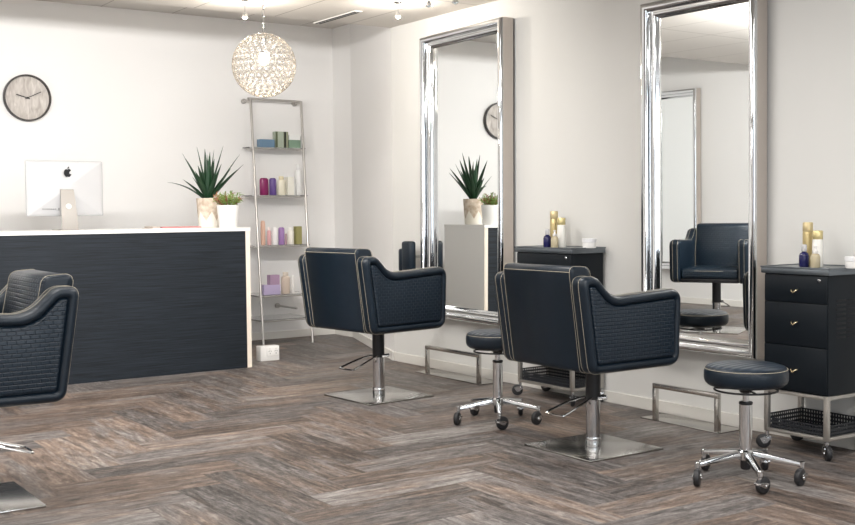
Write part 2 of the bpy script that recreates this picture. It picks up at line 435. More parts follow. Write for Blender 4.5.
for (x, y) in ADDED_WASH:  # made-up housings for the added wash lamps
    t = thing('added_wash_fixture', 'slim white fill light added outside the frame to brighten the reception wall', 'ceiling light', (x, y, H), group='added wash lights')
    MB().box(-.5, .5, -.03, .03, -.30, -.11, .004).build('housing', M['trim'], t, smooth=0)
    for q in (-.4, .4): MB().cyl((q, 0, -.112), (q, 0, 0), .005, 8).build('drop_rod', M['chrome'], t)
# skirting
BH, BT = .068, .012
struct(MB().box(XL, 5.21, YB-BT, YB, 0, BH, .003).build('baseboard_back', M['trim'], smooth=0))
struct(MB().box(XR-BT, XR, YF, 7.19, 0, BH, .003).build('baseboard_right', M['trim_cream'], smooth=0))
struct(MB().box(XL, XL+BT, YF, YB, 0, BH, .003).build('baseboard_left', M['trim'], smooth=0))
w = MB().rings([[(A1[0]-.014, A1[1], z), (A2[0]-.014, A2[1], z), (A3[0]-.014, A3[1]-.01, z), (A3[0]+.02, A3[1]-.01, z), (A2[0]+.02, A2[1], z), (A1[0]+.02, A1[1], z)] for z in (0, BH)])
struct(w.build('baseboard_alcove', M['trim'], smooth=0))
# added fill panels (out of the frame, seen only in reflections)
for k, (x, y, z) in enumerate(FILL_PANELS):
    t = thing('added_fill_panel', 'flat white fill light panel added on the unseen ceiling', 'ceiling light', (x, y, H), group='added fill panels')
    MB().box(-.6, .6, -.3, .3, -.025, .0).build('panel_frame', M['trim'], t, smooth=0)
    MB().box(-.55, .55, -.25, .25, -.029, -.024).build('fill_diffuser', M['fill_diffuser'], t, smooth=0)
# slot vent in the ceiling near the far corner
t = thing('ceiling_vent', 'narrow dark slotted air vent in the ceiling at the far corner', 'vent', (4.05, 7.0, H), R(0))
MB().box(-.03, .03, -.3, .3, -.006, 0, .001).build('vent_frame', M['trim'], t, smooth=0)
for x in (-.014, .014): MB().box(x-.006, x+.006, -.28, .28, -.009, -.005).build('slot', M['black'], t, smooth=0)
# ceiling spotlights
def spot(x, y, label, lit, drop=.07):
    t = thing('ceiling_spotlight', label, 'spotlight', (x, y, H), group=None)
    MB().lathe([(.028, 0), (.028, -.006), (.02, -.012), (0, -.012)][::-1], 20).build('canopy', M['chrome'], t)
    MB().cyl((0, 0, -.01), (0, 0, -drop), .003, 8).build('rod', M['chrome'], t)
    MB().lathe([(.006, 0), (.012, -.006), (.024, -.03), (.022, -.03), (.010, -.008)], 20, (0, 0, -drop)).build('reflector', M['chrome'], t)
    MB().sphere((0, 0, -drop-.026), .014, 2).build('bulb', M['spotbulb'] if lit else M['glass'], t)
    if lit:
        l = bpy.data.lights.new('halogen', 'POINT'); l.energy = 14; l.color = (1, .92, .82); l.shadow_soft_size = .03
        o = bpy.data.objects.new('halogen', l); C.objects.link(o); o.parent = t; o.location = (0, 0, -drop-.06)
spot(4.10, 6.28, 'small lit halogen ceiling spotlight just left of the far mirror', True)
spot(4.14, 5.98, 'small ceiling spotlight directly above the far mirror corner, second from the lit one', False, .04)
spot(4.22, 5.80, 'small ceiling spotlight at the top edge, nearest the two mirrors', False, .04)
spot(3.20, 6.72, 'small ceiling spotlight left of the crystal pendant', True, .09)

# ------------------------------------------------------------------ reception counter
t = thing('reception_counter', 'long reception counter with dark navy wood-grain front and thin white top', 'reception counter', (2.2, 7.54, 0))
X0, X1, D = -1.2, 1.40, .66
MB().box(X0, X1-.035, .0, .03, .0, 1.008).build('front_panel', M['counter'], t, smooth=0)
MB().box(X0-.002, X1+.004, -.006, D, 1.008, 1.032, .002).build('worktop', M['white'], t, smooth=0)
w = MB(); w.use(M['white']).box(X1-.035, X1, .002, D-.002, 0, 1.008); w.use(M['edge']).box(X1-.035, X1, -.001, .002, 0, 1.008)
w.build('end_panel', None, t, smooth=0)
MB().box(X0, X0+.035, .03, D-.002, 0, 1.008).build('end_panel', M['white'], t, smooth=0)
MB().box(X0+.035, X1-.035, .45, .47, .55, .75).build('desk_rail', M['white'], t, smooth=0)

# ------------------------------------------------------------------ mirrors
def mirror(x, yc, wd, z0, z1, yaw, tilt, label, face=1):
    t = thing('wall_mirror', label, 'mirror', (x, yc, z0), 0)
    t.rotation_euler = (0, tilt, yaw)
    h = z1-z0
    def loop(a, hh): return [(-face*hh, -wd/2+a, a), (-face*hh, wd/2-a, a), (-face*hh, wd/2-a, h-a), (-face*hh, -wd/2+a, h-a)]
    P = [(0, .080), (.0015, .088), (.005, .096), (.012, .102), (.021, .105), (.030, .103), (.037, .098), (.042, .090), (.045, .080), (.046, .068),
         (.047, .064), (.050, .063), (.056, .064), (.063, .062), (.070, .056), (.075, .049), (.079, .040), (.086, .030)]
    MB().rings([loop(a, q) for a, q in P], closed_ends=False).build('chrome_frame', M['chrome'], t, smooth=50)
    MB().rings([loop(0, 0), loop(0, .080)], closed_ends=False).build('frame_side', M['side'], t, smooth=0)
    b = MB(); b.box(-face*.004, -face*.02, -wd/2+.01, wd/2-.01, .01, h-.01); b.build('backing_board', M['black'], t, smooth=0)
    g = MB(); q = -face*.031; A = .0855
    g.bm.faces.new([g.bm.verts.new(p) for p in ([(q, wd/2-A, A), (q, -wd/2+A, A), (q, -wd/2+A, h-A), (q, wd/2-A, h-A)])])
    g.rings([[(q+face*.004, -wd/2+A, A), (q+face*.004, wd/2-A, A), (q+face*.004, wd/2-A, h-A), (q+face*.004, -wd/2+A, h-A)],
             [(q+face*.006, -wd/2+A, A), (q+face*.006, wd/2-A, A), (q+face*.006, wd/2-A, h-A), (q+face*.006, -wd/2+A, h-A)]])
    g.build('mirror_glass', M['mirror'], t, smooth=0)
    return t
M['side'] = mat('chrome_edge_beige_reflection', (.50, .45, .41), .38, .6, bump=.2, bscale=60)  # chrome side, with beige floor and wall reflection put into its colour
mirror(4.622, 6.205, 1.0, .385, 2.385, R(-2.5), R(0.3), 'tall chrome-framed wall mirror farther from the camera, reflecting the white counter end and plant')
mirror(4.606, 4.072, .765, .385, 2.268, R(2.0), R(-0.3), 'tall chrome-framed wall mirror nearer the camera, reflecting a navy styling chair')
mirror(XL+.012, 8.62, .62, .385, 2.43, 0, 0, 'chrome-framed mirror on the opposite wall, seen as a reflection in the near mirror', face=-1)

# ------------------------------------------------------------------ styling chairs
def side_loops(side, Wd, T, outline, levels):
    return [[(p[0], side*(Wd/2-T+tt), p[1]) for p in outline(d)] for d, tt in levels]
def make_chair(label, loc, rz, sc=1, plate_rz=0, lever=1):
    t = thing('styling_chair', label, 'chair', loc, rz)
    t.scale = (sc, sc, sc)
    Wd, T = .655, .090
    CP = [(-.300, .412, .055), (.258, .412, .065), (.272, .775, .060), (-.165, .752, .16), (-.262, .850, .075), (-.365, .850, .05)]
    def O(d):                     # the arm outline shrunk by d, always with the same number of points
        Q = inset([p[:2] for p in CP], d/1.0)
        rr = []
        for k, p in enumerate(CP):
            a = Vector(CP[k-1][:2]); b_ = Vector(p[:2]); c = Vector(CP[(k+1) % 6][:2])
            n1 = Vector((-(b_-a).y, (b_-a).x)).normalized(); n2 = Vector((-(c-b_).y, (c-b_).x)).normalized()
            nn = (n1+n2).normalized(); q = b_+nn*(d/max(.5, nn.dot(n1)))
            conc = (b_-a).cross(c-b_) < 0
            rr.append((q.x, q.y, p[2]+d if conc else max(p[2]-d, .014)))
        return roundpoly(rr, 9)
    for s in (-1, 1):
        lv = [(.03, 0), (.012, .002), (.003, .009), (0, .022), (0, .054), (.003, .068), (.009, .079), (.017, .086), (.026, .088), (.034, .085), (.040, .078), (.043, .070), (.05, .068)]
        b = MB(); b.rings(side_loops(s, Wd, T, O, lv)); arm = b.build('armrest', M['leather'], t, smooth=60)
        b = MB(); b.rings(side_loops(s, Wd, T, O, [(.0435, .062), (.0445, .074), (.047, .080), (.051, .083), (.056, .084)]), closed_ends=False)
        b.fill_last(side_loops(s, Wd, T, O, [(.056, .084)])[0]); b.build('quilted_side_panel', M['quilt'], t, smooth=60)
        b = MB()
        for d, tt in ((-.0004, .016), (-.0006, .056)):
            b.tube([(p[0], s*(Wd/2-T+tt), p[1]) for p in O(d)], .0008, 5, closed=True)
        b.build('seam_stitching', M['thread'], arm, smooth=60)
    # backrest
    Bk = densify(roundpoly([(-.296, .415, .03), (-.17, .415, .03), (-.195, .66, .2), (-.240, .888, .040), (-.362, .896, .034)], 7), .02)
    hw = Wd/2-T+.004
    lv = [(.022, -hw), (.008, -hw+.003), (0, -hw+.012), (0, hw-.012), (.008, hw-.003), (.022, hw)]
    b = MB(); b.use(M['leather']); b.rings([[(p[0], y, p[1]) for p in (inset(Bk, d) if d else Bk)] for d, y in lv])
    b.mats.append(M['quilt']); b.bm.normal_update()
    for f in b.bm.faces:
        if f.normal.x > .5 and f.calc_center_median().x > -.30: f.material_index = 1
    bk = b.build('backrest', None, t, smooth=50)
    b = MB()
    for y in (-hw+.008, hw-.008): b.tube([(p[0], y, p[1]) for p in inset(Bk, -.0007)], .0009, 5, closed=True)
    # the seam across the top edge of the back
    b.tube([(-.3585, y/20*(hw-.01), .868) for y in range(-20, 21)], .0012, 5)
    b.build('seam_stitching', M['thread'], bk, smooth=60)
    # seat
    b = MB(); b.box(-.18, .235, -hw+.002, hw-.002, .445, .535, .028, 4); st = b.build('seat', M['quilt'], t, smooth=60)
    b = MB(); b.tube([(.23, -hw+.02, .512), (.2365, 0, .512), (.23, hw-.02, .512)], .0013, 5); b.build('seam_stitching', M['thread'], st)
    MB().box(-.28, .235, -hw+.004, hw-.004, .416, .447, .006).build('seat_pan', M['black'], t)
    # pedestal
    MB().cyl((0, 0, .236), (0, 0, .418), .036, 32).build('pump_sleeve', M['black'], t)
    MB().cyl((0, 0, .012), (0, 0, .245), .0345, 40).build('column', M['steel_col'], t)
    MB().lathe([(.0365, 0), (.0375, .003), (.0375, .042), (.0365, .045), (.034, .045)], 40, (0, 0, .011)).build('column_collar', M['chrome'], t)
    b = MB(); hs = .235; b.box(-hs, hs, -hs, hs, 0, .010, .0025)
    pl = b.build('base_plate', M['plate'], t, smooth=30); pl.rotation_euler = (0, 0, plate_rz)
    b = MB(); k = lever
    b.tube(smoothline([(-.02, .035*k, .245), (-.10, .062*k, .226), (-.215, .080*k, .190), (-.232, .066*k, .185), (-.232, -.035*k, .185), (-.218, -.050*k, .190), (-.10, -.036*k, .228), (-.02, -.02*k, .248)], 4, closed=False), .0055, 8)
    b.cyl((.0, -.03, .245), (.035, -.060, .249), .011, 12)
    b.build('pump_lever', M['chrome'], t)
    return t
M['steel_col'] = mat('polished_steel_column', (.56, .56, .57), .08, 1)
make_chair('navy leather styling chair seen from behind, right of centre, in front of the near mirror', (3.68, 3.96, 0), 0)
make_chair('navy leather styling chair seen from behind, farther back, in front of the far mirror', (3.655, 5.860, 0), R(8), 1.04, R(-4))
make_chair('navy leather styling chair cut by the left edge of the frame, facing left', (.985, 4.67, 0), R(180), 1.02)

make_chair('navy leather styling chair outside the left of the frame, reflected in the near mirror', (1.08, 6.62, 0), R(-22), 1.08)

# piece of a chair back beside the far mirror; its wall mount is added
t = thing('padded_chairback', 'piece of dark leather chair back on an added wall mount at the left edge of the far mirror', 'chairback', (4.50, 6.80, .70))
MB().box(-.03, .03, -.075, .045, 0, .225, .02, 3).build('cushion', M['leather'], t)
MB().box(-.028, .028, .035, .09, .0, .17, .018, 3).build('side_pad', M['leather'], t)
MB().cyl((.028, 0, .11), (.131, 0, .11), .012, 12).build('bracket', M['chrome'], t)

# ------------------------------------------------------------------ footrests
def footrest(x, y0, y1, d, label, ya, yb):
    t = thing('footrest', label, 'footrest', (x, y0, 0))
    L = y1-y0
    MB().box(-.012, d, -.004, L, 0, .007, .002).build('base_plate', M['plate'], t)
    r = .0125; a = ya-y0; c = yb-y0; hh = .205
    for y in (a, c): MB().box(-r, r, y-r, y+r, .007, hh-2*r, .002).build('post', M['steel'], t)
    MB().box(-r, r, a-r, c+r, hh-2*r, hh, .002).build('foot_bar', M['steel'], t)
    return t
footrest(4.42, 5.83, 6.58, .17, 'low steel bar footrest below the far mirror', 5.845, 6.44)
footrest(4.42, 3.82, 4.37, .17, 'low steel bar footrest below the near mirror', 3.836, 4.265)

# ------------------------------------------------------------------ casters, stools
def caster(parent, x, y, zt, ang, r=.036, sc=1):
    """twin-wheel caster hanging from (x, y, zt), trailing towards ang"""
    T = Matrix.Translation((x, y, 0)) @ Matrix.Rotation(ang, 4, 'Z')
    b = MB(); o = .018
    b.cyl(T @ Vector((0, 0, zt-.030)), T @ Vector((0, 0, zt)), .009, 12)
    b.lathe([(.018, 0), (.019, .004), (.015, .012), (.010, .014)], 16, T=T @ Matrix.Translation((0, 0, zt-.038)))
    for s in (-1, 1):
        prof = [(-.016, zt-.026), (-.016, zt-.036), (o-.012, r-.008), (o+.004, r-.010), (o+.012, r), (o+.020, zt-.034), (.012, zt-.026)]
        b.rings([[(p[0], s*.0155, p[1]) for p in prof], [(p[0], s*.0180, p[1]) for p in prof]], T=T)
    b.box(-.017, .022, -.018, .018, zt-.034, zt-.027, .002, T=T)
    b.cyl(T @ Vector((o, -.021, r)), T @ Vector((o, .021, r)), .005, 10)
    c = b.build('caster', M['chrome'], parent)
    b = MB()
    tt = T @ Matrix.Translation((o, 0, r)) @ Matrix.Rotation(PI/2, 4, 'X')
    b.use(M['rubber']); b.lathe([(.010, -.0125), (r-.007, -.0125), (r-.002, -.010), (r, -.005), (r, .005), (r-.002, .010), (r-.007, .0125), (.010, .0125)], 28, T=tt)
    b.build('wheel', None, c)
    return c
def make_stool(label, loc, ph, seat_rz=0):
    t = thing('rolling_stool', label, 'stool', loc)
    b = MB(); b.lathe([(.0, .405), (.135, .405), (.155, .409), (.167, .420), (.172, .436), (.172, .462), (.168, .477), (.159, .487), (.135, .494), (.07, .498), (0, .499)], 64)
    b.mats = [M['leather'], M['quilt_seat']]; b.bm.normal_update()
    for f in b.bm.faces:
        if f.normal.z > .9: f.material_index = 1
    st = b.build('seat', None, t, smooth=50)
    b = MB(); b.tube([(.1685*math.cos(2*PI*k/60), .1685*math.sin(2*PI*k/60), .478) for k in range(60)], .0012, 5, closed=True)
    b.build('seam_stitching', M['thread'], st)
    MB().lathe([(.0, .375), (.024, .375), (.028, .385), (.075, .398), (.08, .406), (0, .406)], 24).build('seat_mount', M['black'], t)
    b = MB()
    b.tube([(.128*math.cos(2*PI*k/48), .128*math.sin(2*PI*k/48), .387) for k in range(48)], .0045, 8, closed=True)
    for a in (0, 2.09, 4.19): b.cyl((.02*math.cos(a), .02*math.sin(a), .388), (.128*math.cos(a), .128*math.sin(a), .387), .0035, 8)
    b.build('height_ring', M['black'], t)
    MB().cyl((0, 0, .29), (0, 0, .380), .0135, 20).build('gas_rod', M['chrome'], t)
    MB().lathe([(.0265, .325), (.0285, .328), (.0285, .334), (.0265, .337), (.014, .338)], 24).build('sleeve_ring', M['black'], t)
    MB().cyl((0, 0, .10), (0, 0, .328), .0265, 28).build('column', M['chrome'], t)
    MB().lathe([(.018, 0), (.021, .006), (.021, .05), (.018, .052)], 20, (0, 0, .052)).build('gas_cylinder_end', M['rubber'], t)
    MB().lathe([(.030, .092), (.036, .098), (.036, .128), (.030, .135), (.024, .136)], 28).build('hub', M['chrome'], t)
    for k in range(5):
        a = ph+k*2*PI/5; r0, r1 = .028, .225
        c, s_ = math.cos(a), math.sin(a)
        b = MB(); lp = []
        for q in range(9):
            u = q/8; rr = r0+(r1-r0)*u; z = .116-.030*u**1.2; hw = .016-.004*u; hh = .015-.005*u
            pts = roundpoly([(-hw, -hh, .004), (hw, -hh, .004), (hw*.8, hh, .005), (-hw*.8, hh, .005)], 3)
            lp.append([(rr*c-p[0]*s_, rr*s_+p[0]*c, z+p[1]) for p in pts])
        b.rings(lp)
        b.cyl((r1*c, r1*s_, .072), (r1*c, r1*s_, .098), .013, 14)
        b.build('base_arm', M['chrome'], t)
        caster(t, r1*c, r1*s_, .076, a+[.6, -1.2, .9, 2.2, -2][k])
    return t
M['quilt_seat'] = mat('navy_leather_seat_top', (.016, .027, .042), .32, spec=.6)
def seat_bump():
    m = M['quilt_seat']; N = m.node_tree.nodes; L = m.node_tree.links; P = N['Principled BSDF']
    tc = N.new('ShaderNodeTexCoord'); wv = N.new('ShaderNodeTexWave'); wv.bands_direction = 'Y'; wv.inputs['Scale'].default_value = 9
    L.new(tc.outputs['Object'], wv.inputs['Vector'])
    b = N.new('ShaderNodeBump'); b.inputs['Strength'].default_value = .35; b.inputs['Distance'].default_value = .006
    L.new(wv.outputs['Fac'], b.inputs['Height']); L.new(b.outputs[0], P.inputs['Normal'])
seat_bump()
make_stool('round navy leather stool on wheels behind the middle styling chair, below the far mirror', (3.72, 4.75, 0), R(18))
make_stool('round navy leather stool on wheels in the right foreground beside the near trolley', (3.735, 3.09, 0), R(18))

# ------------------------------------------------------------------ trolleys
def trolley(x, yc, wd, dp, h, label, near):
    """front (drawers) faces -x; origin at the middle of the front edge on the floor"""
    t = thing('salon_trolley', label, 'trolley', (x, yc, 0))
    a = wd/2; zb = .29
    b = MB(); b.box(-.012, dp+.005, -a-.012, a+.012, h-.034, h-.006, .003)
    b.box(-.014, dp+.007, -a-.014, a+.014, h-.009, h-.004, .002)
    for q in ((-.014, -.008, -a-.014, a+.014), (dp+.001, dp+.007, -a-.014, a+.014), (-.014, dp+.007, -a-.014, -a-.008), (-.014, dp+.007, a+.008, a+.014)):
        b.box(q[0], q[1], q[2], q[3], h-.006, h, .001)
    b.build('top_tray', M['tray'], t)
    bd = MB().box(.003, dp-.002, -a, a, zb, h-.034, .003).build('body', M['cabinet'], t)
    b = MB()                                        # louvre slots pressed into the sides
    for k in range(9):
        z = zb+.26+k*.021
        for q in range(2): b.box(.06+q*.085, .13+q*.085, -a-.0018, -a+.001, z, z+.009, .0008)
    b.build('louvres', M['louvre'], bd)
    zs = [zb+.006, zb+(h-.034-zb)*.40, zb+(h-.034-zb)*.745, h-.034-.055*0-.006]
    zs = [zb+.006, .505*h/.87, .705*h/.87, h-.038]
    for k in range(3):
        d = MB().box(-.004, .004, -a+.004, a-.004, zs[k]+.002, zs[k+1]-.002, .002).build('drawer', M['cabinet'], t)
        zc = (.39, .61, .758)[k]*h/.87
        b = MB(); b.tube(smoothline([(-.004, .016, zc+.008), (-.016, .012, zc+.004), (-.020, 0, zc-.006), (-.016, -.012, zc+.004), (-.004, -.016, zc+.008)], 4, closed=False), .0035, 6)
        b.build('handle', M['brass'], d)
    MB().lathe([(0, 0), (.008, 0), (.009, .003), (.006, .007), (0, .008)][::1], 16, T=Matrix.Translation((-.004, -a+.045, h-.058)) @ Matrix.Rotation(-PI/2, 4, 'Y')).build('lock', M['chrome'], t)
    r = .011
    for i, (px, py) in enumerate(((r, -a+r), (r, a-r), (dp-r, -a+r), (dp-r, a-r))):
        MB().box(px-r, px+r, py-r, py+r, .085, zb, .001).build('leg', M['frame'], t)
        caster(t, px, py, .084, (-2.2, 2.5, .8, 1.9)[i], .034)
    for z in (.085, zb-.018):
        for q in ((0, .018, -a+.02, a-.02), (dp-.018, dp, -a+.02, a-.02), (.02, dp-.02, -a, -a+.018), (.02, dp-.02, a-.018, a)):
            MB().box(*q, z, z+.016, .001).build('rail', M['frame'], t)
    b = MB(); b.box(.018, dp-.018, -a+.018, a-.018, .098, .102); bs = b.build('shelf_tray', M['cabinet'], t, smooth=0)
    b = MB(); b.box(.019, .021, -a+.022, a-.022, .102, .15).box(dp-.022, dp-.020, -a+.022, a-.022, .102, .17)
    b.box(.022, dp-.022, -a+.019, -a+.021, .102, .15).box(.022, dp-.022, a-.022, a-.020, .102, .17)
    b.build('perforated_rim', M['perf'], bs, smooth=0)
    return t
M['tray'] = mat('grey_metal_tray', (.17, .19, .21), .28, .8)
M['frame'] = mat('grey_metal_frame', (.45, .43, .40), .3, .8)
M['brass'] = mat('pale_brass', (.80, .68, .45), .25, 1)
M['louvre'] = mat('dark_slot', (.004, .005, .007), .6)
trolley(4.33, 3.298, .352, .275, .872, 'black metal salon trolley with drawers on wheels at the right edge of the frame', True)
trolley(4.36, 5.118, .50, .25, .922, 'black metal salon trolley on wheels between the two mirrors, half hidden by the middle chair', False)

# bottles on the trolleys
def blue_spray(x, y, z, k, where):
    t = thing('spray_bottle', 'small dark blue bottle with clear spray cap '+where, 'bottle', (x, y, z))
    MB().lathe([(0, 0), (.020, 0), (.022, .003), (.022, .050), (.018, .060), (.010, .066), (.010, .070), (0, .070)], 24).build('body', paint((.012, .012, .07), .15), t)
    MB().lathe([(.0105, .068), (.012, .070), (.012, .096), (.009, .100), (0, .100)], 20).build('cap', M['clearcap'], t)
    t.scale = (k, k, k)
def gold_can(x, y, z, k, where):
    t = thing('aerosol_can', 'tall slim gold can '+where, 'can', (x, y, z))
    MB().lathe([(0, 0), (.021, 0), (.0225, .003), (.0225, .150), (.021, .154)], 28).build('body', paint((.50, .40, .20), .35, .55), t)
    MB().lathe([(.021, .153), (.0225, .156), (.0225, .192), (.020, .197), (0, .197)], 28).build('cap', paint((.56, .46, .26), .4, .4), t)
    t.scale = (k, k, k)
def white_gold(x, y, z, k, where):
    t = thing('lotion_bottle', 'white cylinder bottle with gold lid '+where, 'bottle', (x, y, z))
    MB().lathe([(0, 0), (.0235, 0), (.025, .003), (.0235, .060), (.022, .115), (.021, .122)], 28).build('body', paint((.80, .78, .72), .3), t)
    MB().lathe([(.021, .122), (.0225, .124), (.0225, .158), (.020, .161), (0, .161)], 28).build('lid', paint((.62, .52, .26), .35, .5), t)
    t.scale = (k, k, k)
def clear_bottle(x, y, z, k, where):
    t = thing('pump_bottle', 'small see-through bottle of pale amber liquid '+where, 'bottle', (x, y, z))
    MB().lathe([(0, 0), (.019, 0), (.021, .003), (.021, .048), (.016, .058), (.009, .062), (0, .062)], 24).build('body', paint((.42, .36, .24), .12), t)
    MB().lathe([(.0095, .061), (.011, .063), (.011, .074), (.005, .076), (.005, .088), (.008, .089), (.008, .093), (0, .094)], 20).build('pump', paint((.75, .73, .70), .3), t)
    t.scale = (k, k, k)
def tub(x, y, z, k, where):
    t = thing('cream_tub', 'low white tub with lid '+where, 'tub', (x, y, z))
    MB().lathe([(0, 0), (.034, 0), (.036, .003), (.037, .030)], 32).build('body', M['pot'], t)
    MB().lathe([(.037, .030), (.039, .032), (.039, .048), (.036, .051), (0, .051)], 32).build('lid', paint((.72, .72, .73), .35), t)
    t.scale = (k, k, k)
M['clearcap'] = mat('clear_plastic_cap', (.75, .75, .78), .15, trans=.5)
for (x, z, ys, k, wh) in ((4.42, .869, (3.305, 3.345, 3.272, 3.232, 3.085), 1.05, 'on the near trolley, at the right edge'),
                          (4.45, .919, (5.165, 5.195, 5.10, 5.08, 4.865), 1.10, 'on the far trolley, between the mirrors')):
    blue_spray(x-.02, ys[0], z, k, wh); gold_can(x+.06, ys[1], z, k, wh); white_gold(x+.035, ys[2], z, k, wh)
    clear_bottle(x-.035, ys[3], z, k, wh); tub(x+.045, ys[4], z, k, wh)

# ------------------------------------------------------------------ ladder shelf
t = thing('ladder_shelf', 'tall slim chrome ladder shelf with glass shelves leaning on the back wall', 'shelf unit', (4.2, 8.6, 0))
O3 = Vector((4.2, 8.6, 0))
def lad(z, s):     # point on the left (0) or right (1) upright at height z
    a, b = ((4.222, 8.61, 0), (4.318, 8.985, 2.14)) if s == 0 else ((4.69, 8.60, 0), (4.815, 8.985, 2.135))
    return Vector(a).lerp(Vector(b), z/2.14)-O3
for s in (0, 1): MB().cyl(lad(0, s), lad(2.14, s), .012, 14).build('upright', M['satin'], t)
MB().cyl(lad(2.135, 0)-Vector((.03, 0, 0)), lad(2.135, 1), .010, 14).build('top_rail', M['satin'], t)
for (x, z, n) in ((4.30, 2.12, 1), (4.80, 2.12, 1), (4.60, .30, 1)):
    y = (lad(z, 0)+O3).y
    b = MB(); b.cyl((x-O3.x, y-O3.y-.012 if z > 1 else y-O3.y+.05, z), (x-O3.x, YB-O3.y, z), .009, 12); b.cyl((x-O3.x, YB-.03-O3.y, z), (x-O3.x, YB-O3.y, z), .022, 18)
    b.build('wall_fixing', M['satin'], t)
SH = [(1.712, 0), (1.292, 0), (.858, 0), (.432, 0), (.225, 0)]
for (z, _) in SH:
    p = lad(z, 0); q = lad(z, 1); yb = YB-.05-O3.y
    b = MB(); b.box(p.x-.035, q.x+.02, p.y-.005, yb, z-.009, z-.001, .001); g = b.build('glass_shelf', M['shelfglass'], t, smooth=0)
    b = MB(); b.tube([(p.x, p.y+.002, z-.014), (q.x, q.y+.002, z-.014)], .006, 8)
    b.build('front_rod', M['satin'], g)
    for u in (p, q): MB().cyl((u.x, u.y, z-.014), (u.x, yb-.01, z-.014), .005, 8).build('side_rod', M['satin'], g)

def box_item(x0, x1, z0, z1, y, col, label, dp=.06, band=None, grp=None):
    t = thing('product_box', label, 'box', ((x0+x1)/2, y, z0))
    w = (x1-x0)/2-.001; h = z1-z0
    b = MB(); b.box(-w, w, 0, dp, 0, h, .0015); bd = b.build('carton', paint(col, .5), t, smooth=0)
    if band: MB().box(-w*.99+band[0]*2*w, -w*.99+band[1]*2*w, -.0008, .002, .001, h-.001).build('printed_band', paint(band[2], .5), t, smooth=0)
def bottle_item(x0, x1, z0, z1, y, col, label, cap=None, kind='round'):
    t = thing('hair_product_bottle', label, 'bottle', ((x0+x1)/2, y+.035, z0))
    r = (x1-x0)/2-.002; h = z1-z0; d = min(r, .028)/r
    ch = h*.18 if cap else 0
    sq = Matrix.Diagonal((1, d, 1, 1))
    hb = h-ch
    MB().lathe([(0, 0), (r*.93, 0), (r, .004), (r, hb*.86), (r*.93, hb*.94), (r*.62, hb), (0, hb)], 28, T=sq).build('body', paint(col, .3), t)
    if cap: MB().lathe([(r*.6, hb-.001), (r*.66, hb+.003), (r*.64, h-.003), (r*.55, h), (0, h)], 24, T=sq).build('cap', paint(cap, .3), t)
Z = [s[0] for s in SH]
y1 = 8.935
box_item(4.376, 4.521, Z[0], Z[0]+.070, y1, (.13, .22, .32), 'slate blue low carton at the left of the top glass shelf')
box_item(4.530, 4.612, Z[0], Z[0]+.142, y1, (.36, .41, .33), 'tall sage green carton in the middle of the top glass shelf', band=(0, .25, (.09, .11, .06)))
box_item(4.618, 4.657, Z[0], Z[0]+.142, y1, (.27, .29, .20), 'slim olive carton with black spine right of the tall sage carton', band=(0, .40, (.008, .010, .008)))
box_item(4.662, 4.778, Z[0], Z[0]+.072, y1, (.20, .30, .22), 'low dark green carton on the top glass shelf under a white one')
box_item(4.664, 4.776, Z[0]+.072, Z[0]+.115, y1, (.80, .80, .79), 'white carton lying on the low dark green carton')
bottle_item(4.787, 4.832, Z[0], Z[0]+.115, y1-.01, (.82, .82, .81), 'short white bottle at the right end of the top glass shelf')
y2 = 8.865
bottle_item(4.350, 4.436, Z[1], Z[1]+.150, y2, (.22, .015, .10), 'wide magenta bottle at the left of the second glass shelf')
bottle_item(4.443, 4.512, Z[1], Z[1]+.150, y2, (.12, .07, .25), 'dark violet bottle beside the magenta bottle on the second shelf')
bottle_item(4.523, 4.600, Z[1], Z[1]+.166, y2, (.78, .74, .60), 'wide cream bottle in the middle of the second shelf', (.70, .62, .42))
box_item(4.608, 4.670, Z[1], Z[1]+.160, y2, (.80, .78, .70), 'cream carton right of the wide cream bottle on the second shelf')
bottle_item(4.675, 4.715, Z[1], Z[1]+.110, y2+.02, (.82, .82, .80), 'short white bottle beside the cream carton on the second shelf')
bottle_item(4.730, 4.790, Z[1], Z[1]+.275, y2+.055, (.83, .83, .82), 'tallest white bottle, right end of the second shelf', (.80, .80, .80))
y3 = 8.80
bottle_item(4.280, 4.318, Z[2], Z[2]+.214, y3, (.82, .81, .79), 'tall thin white bottle at the left end of the third shelf')
bottle_item(4.322, 4.366, Z[2], Z[2]+.212, y3, (.68, .44, .34), 'tall peach coloured tube on the third shelf')
bottle_item(4.383, 4.422, Z[2], Z[2]+.155, y3, (.72, .40, .42), 'small pink bottle right of the peach tube', (.80, .70, .68))
bottle_item(4.427, 4.489, Z[2], Z[2]+.155, y3, (.82, .80, .80), 'white bottle between the pink and the purple bottles')
bottle_item(4.493, 4.552, Z[2], Z[2]+.152, y3, (.33, .19, .42), 'purple bottle in the middle of the third shelf')
bottle_item(4.556, 4.578, Z[2], Z[2]+.096, y3, (.42, .28, .30), 'tiny mauve bottle right of the purple bottle')
bottle_item(4.582, 4.644, Z[2], Z[2]+.152, y3, (.80, .76, .68), 'cream bottle on the right part of the third shelf', (.82, .80, .76))
box_item(4.652, 4.708, Z[2], Z[2]+.158, y3, (.28, .26, .10), 'olive carton with white foot at the right end of the third shelf')
y4 = 8.725
box_item(4.290, 4.450, Z[3], Z[3]+.084, y4, (.52, .44, .66), 'pale lilac carton lying at the left of the fourth shelf')
box_item(4.349, 4.444, Z[3]+.084, Z[3]+.168, y4, (.40, .27, .40), 'mauve carton stacked on the lilac carton')
bottle_item(4.474, 4.560, Z[3], Z[3]+.188, y4, (.62, .52, .44), 'wide tan bottle in the middle of the fourth shelf', (.66, .58, .50))
bottle_item(4.566, 4.607, Z[3], Z[3]+.155, y4, (.82, .80, .78), 'slim white bottle right of the tan bottle on the fourth shelf')

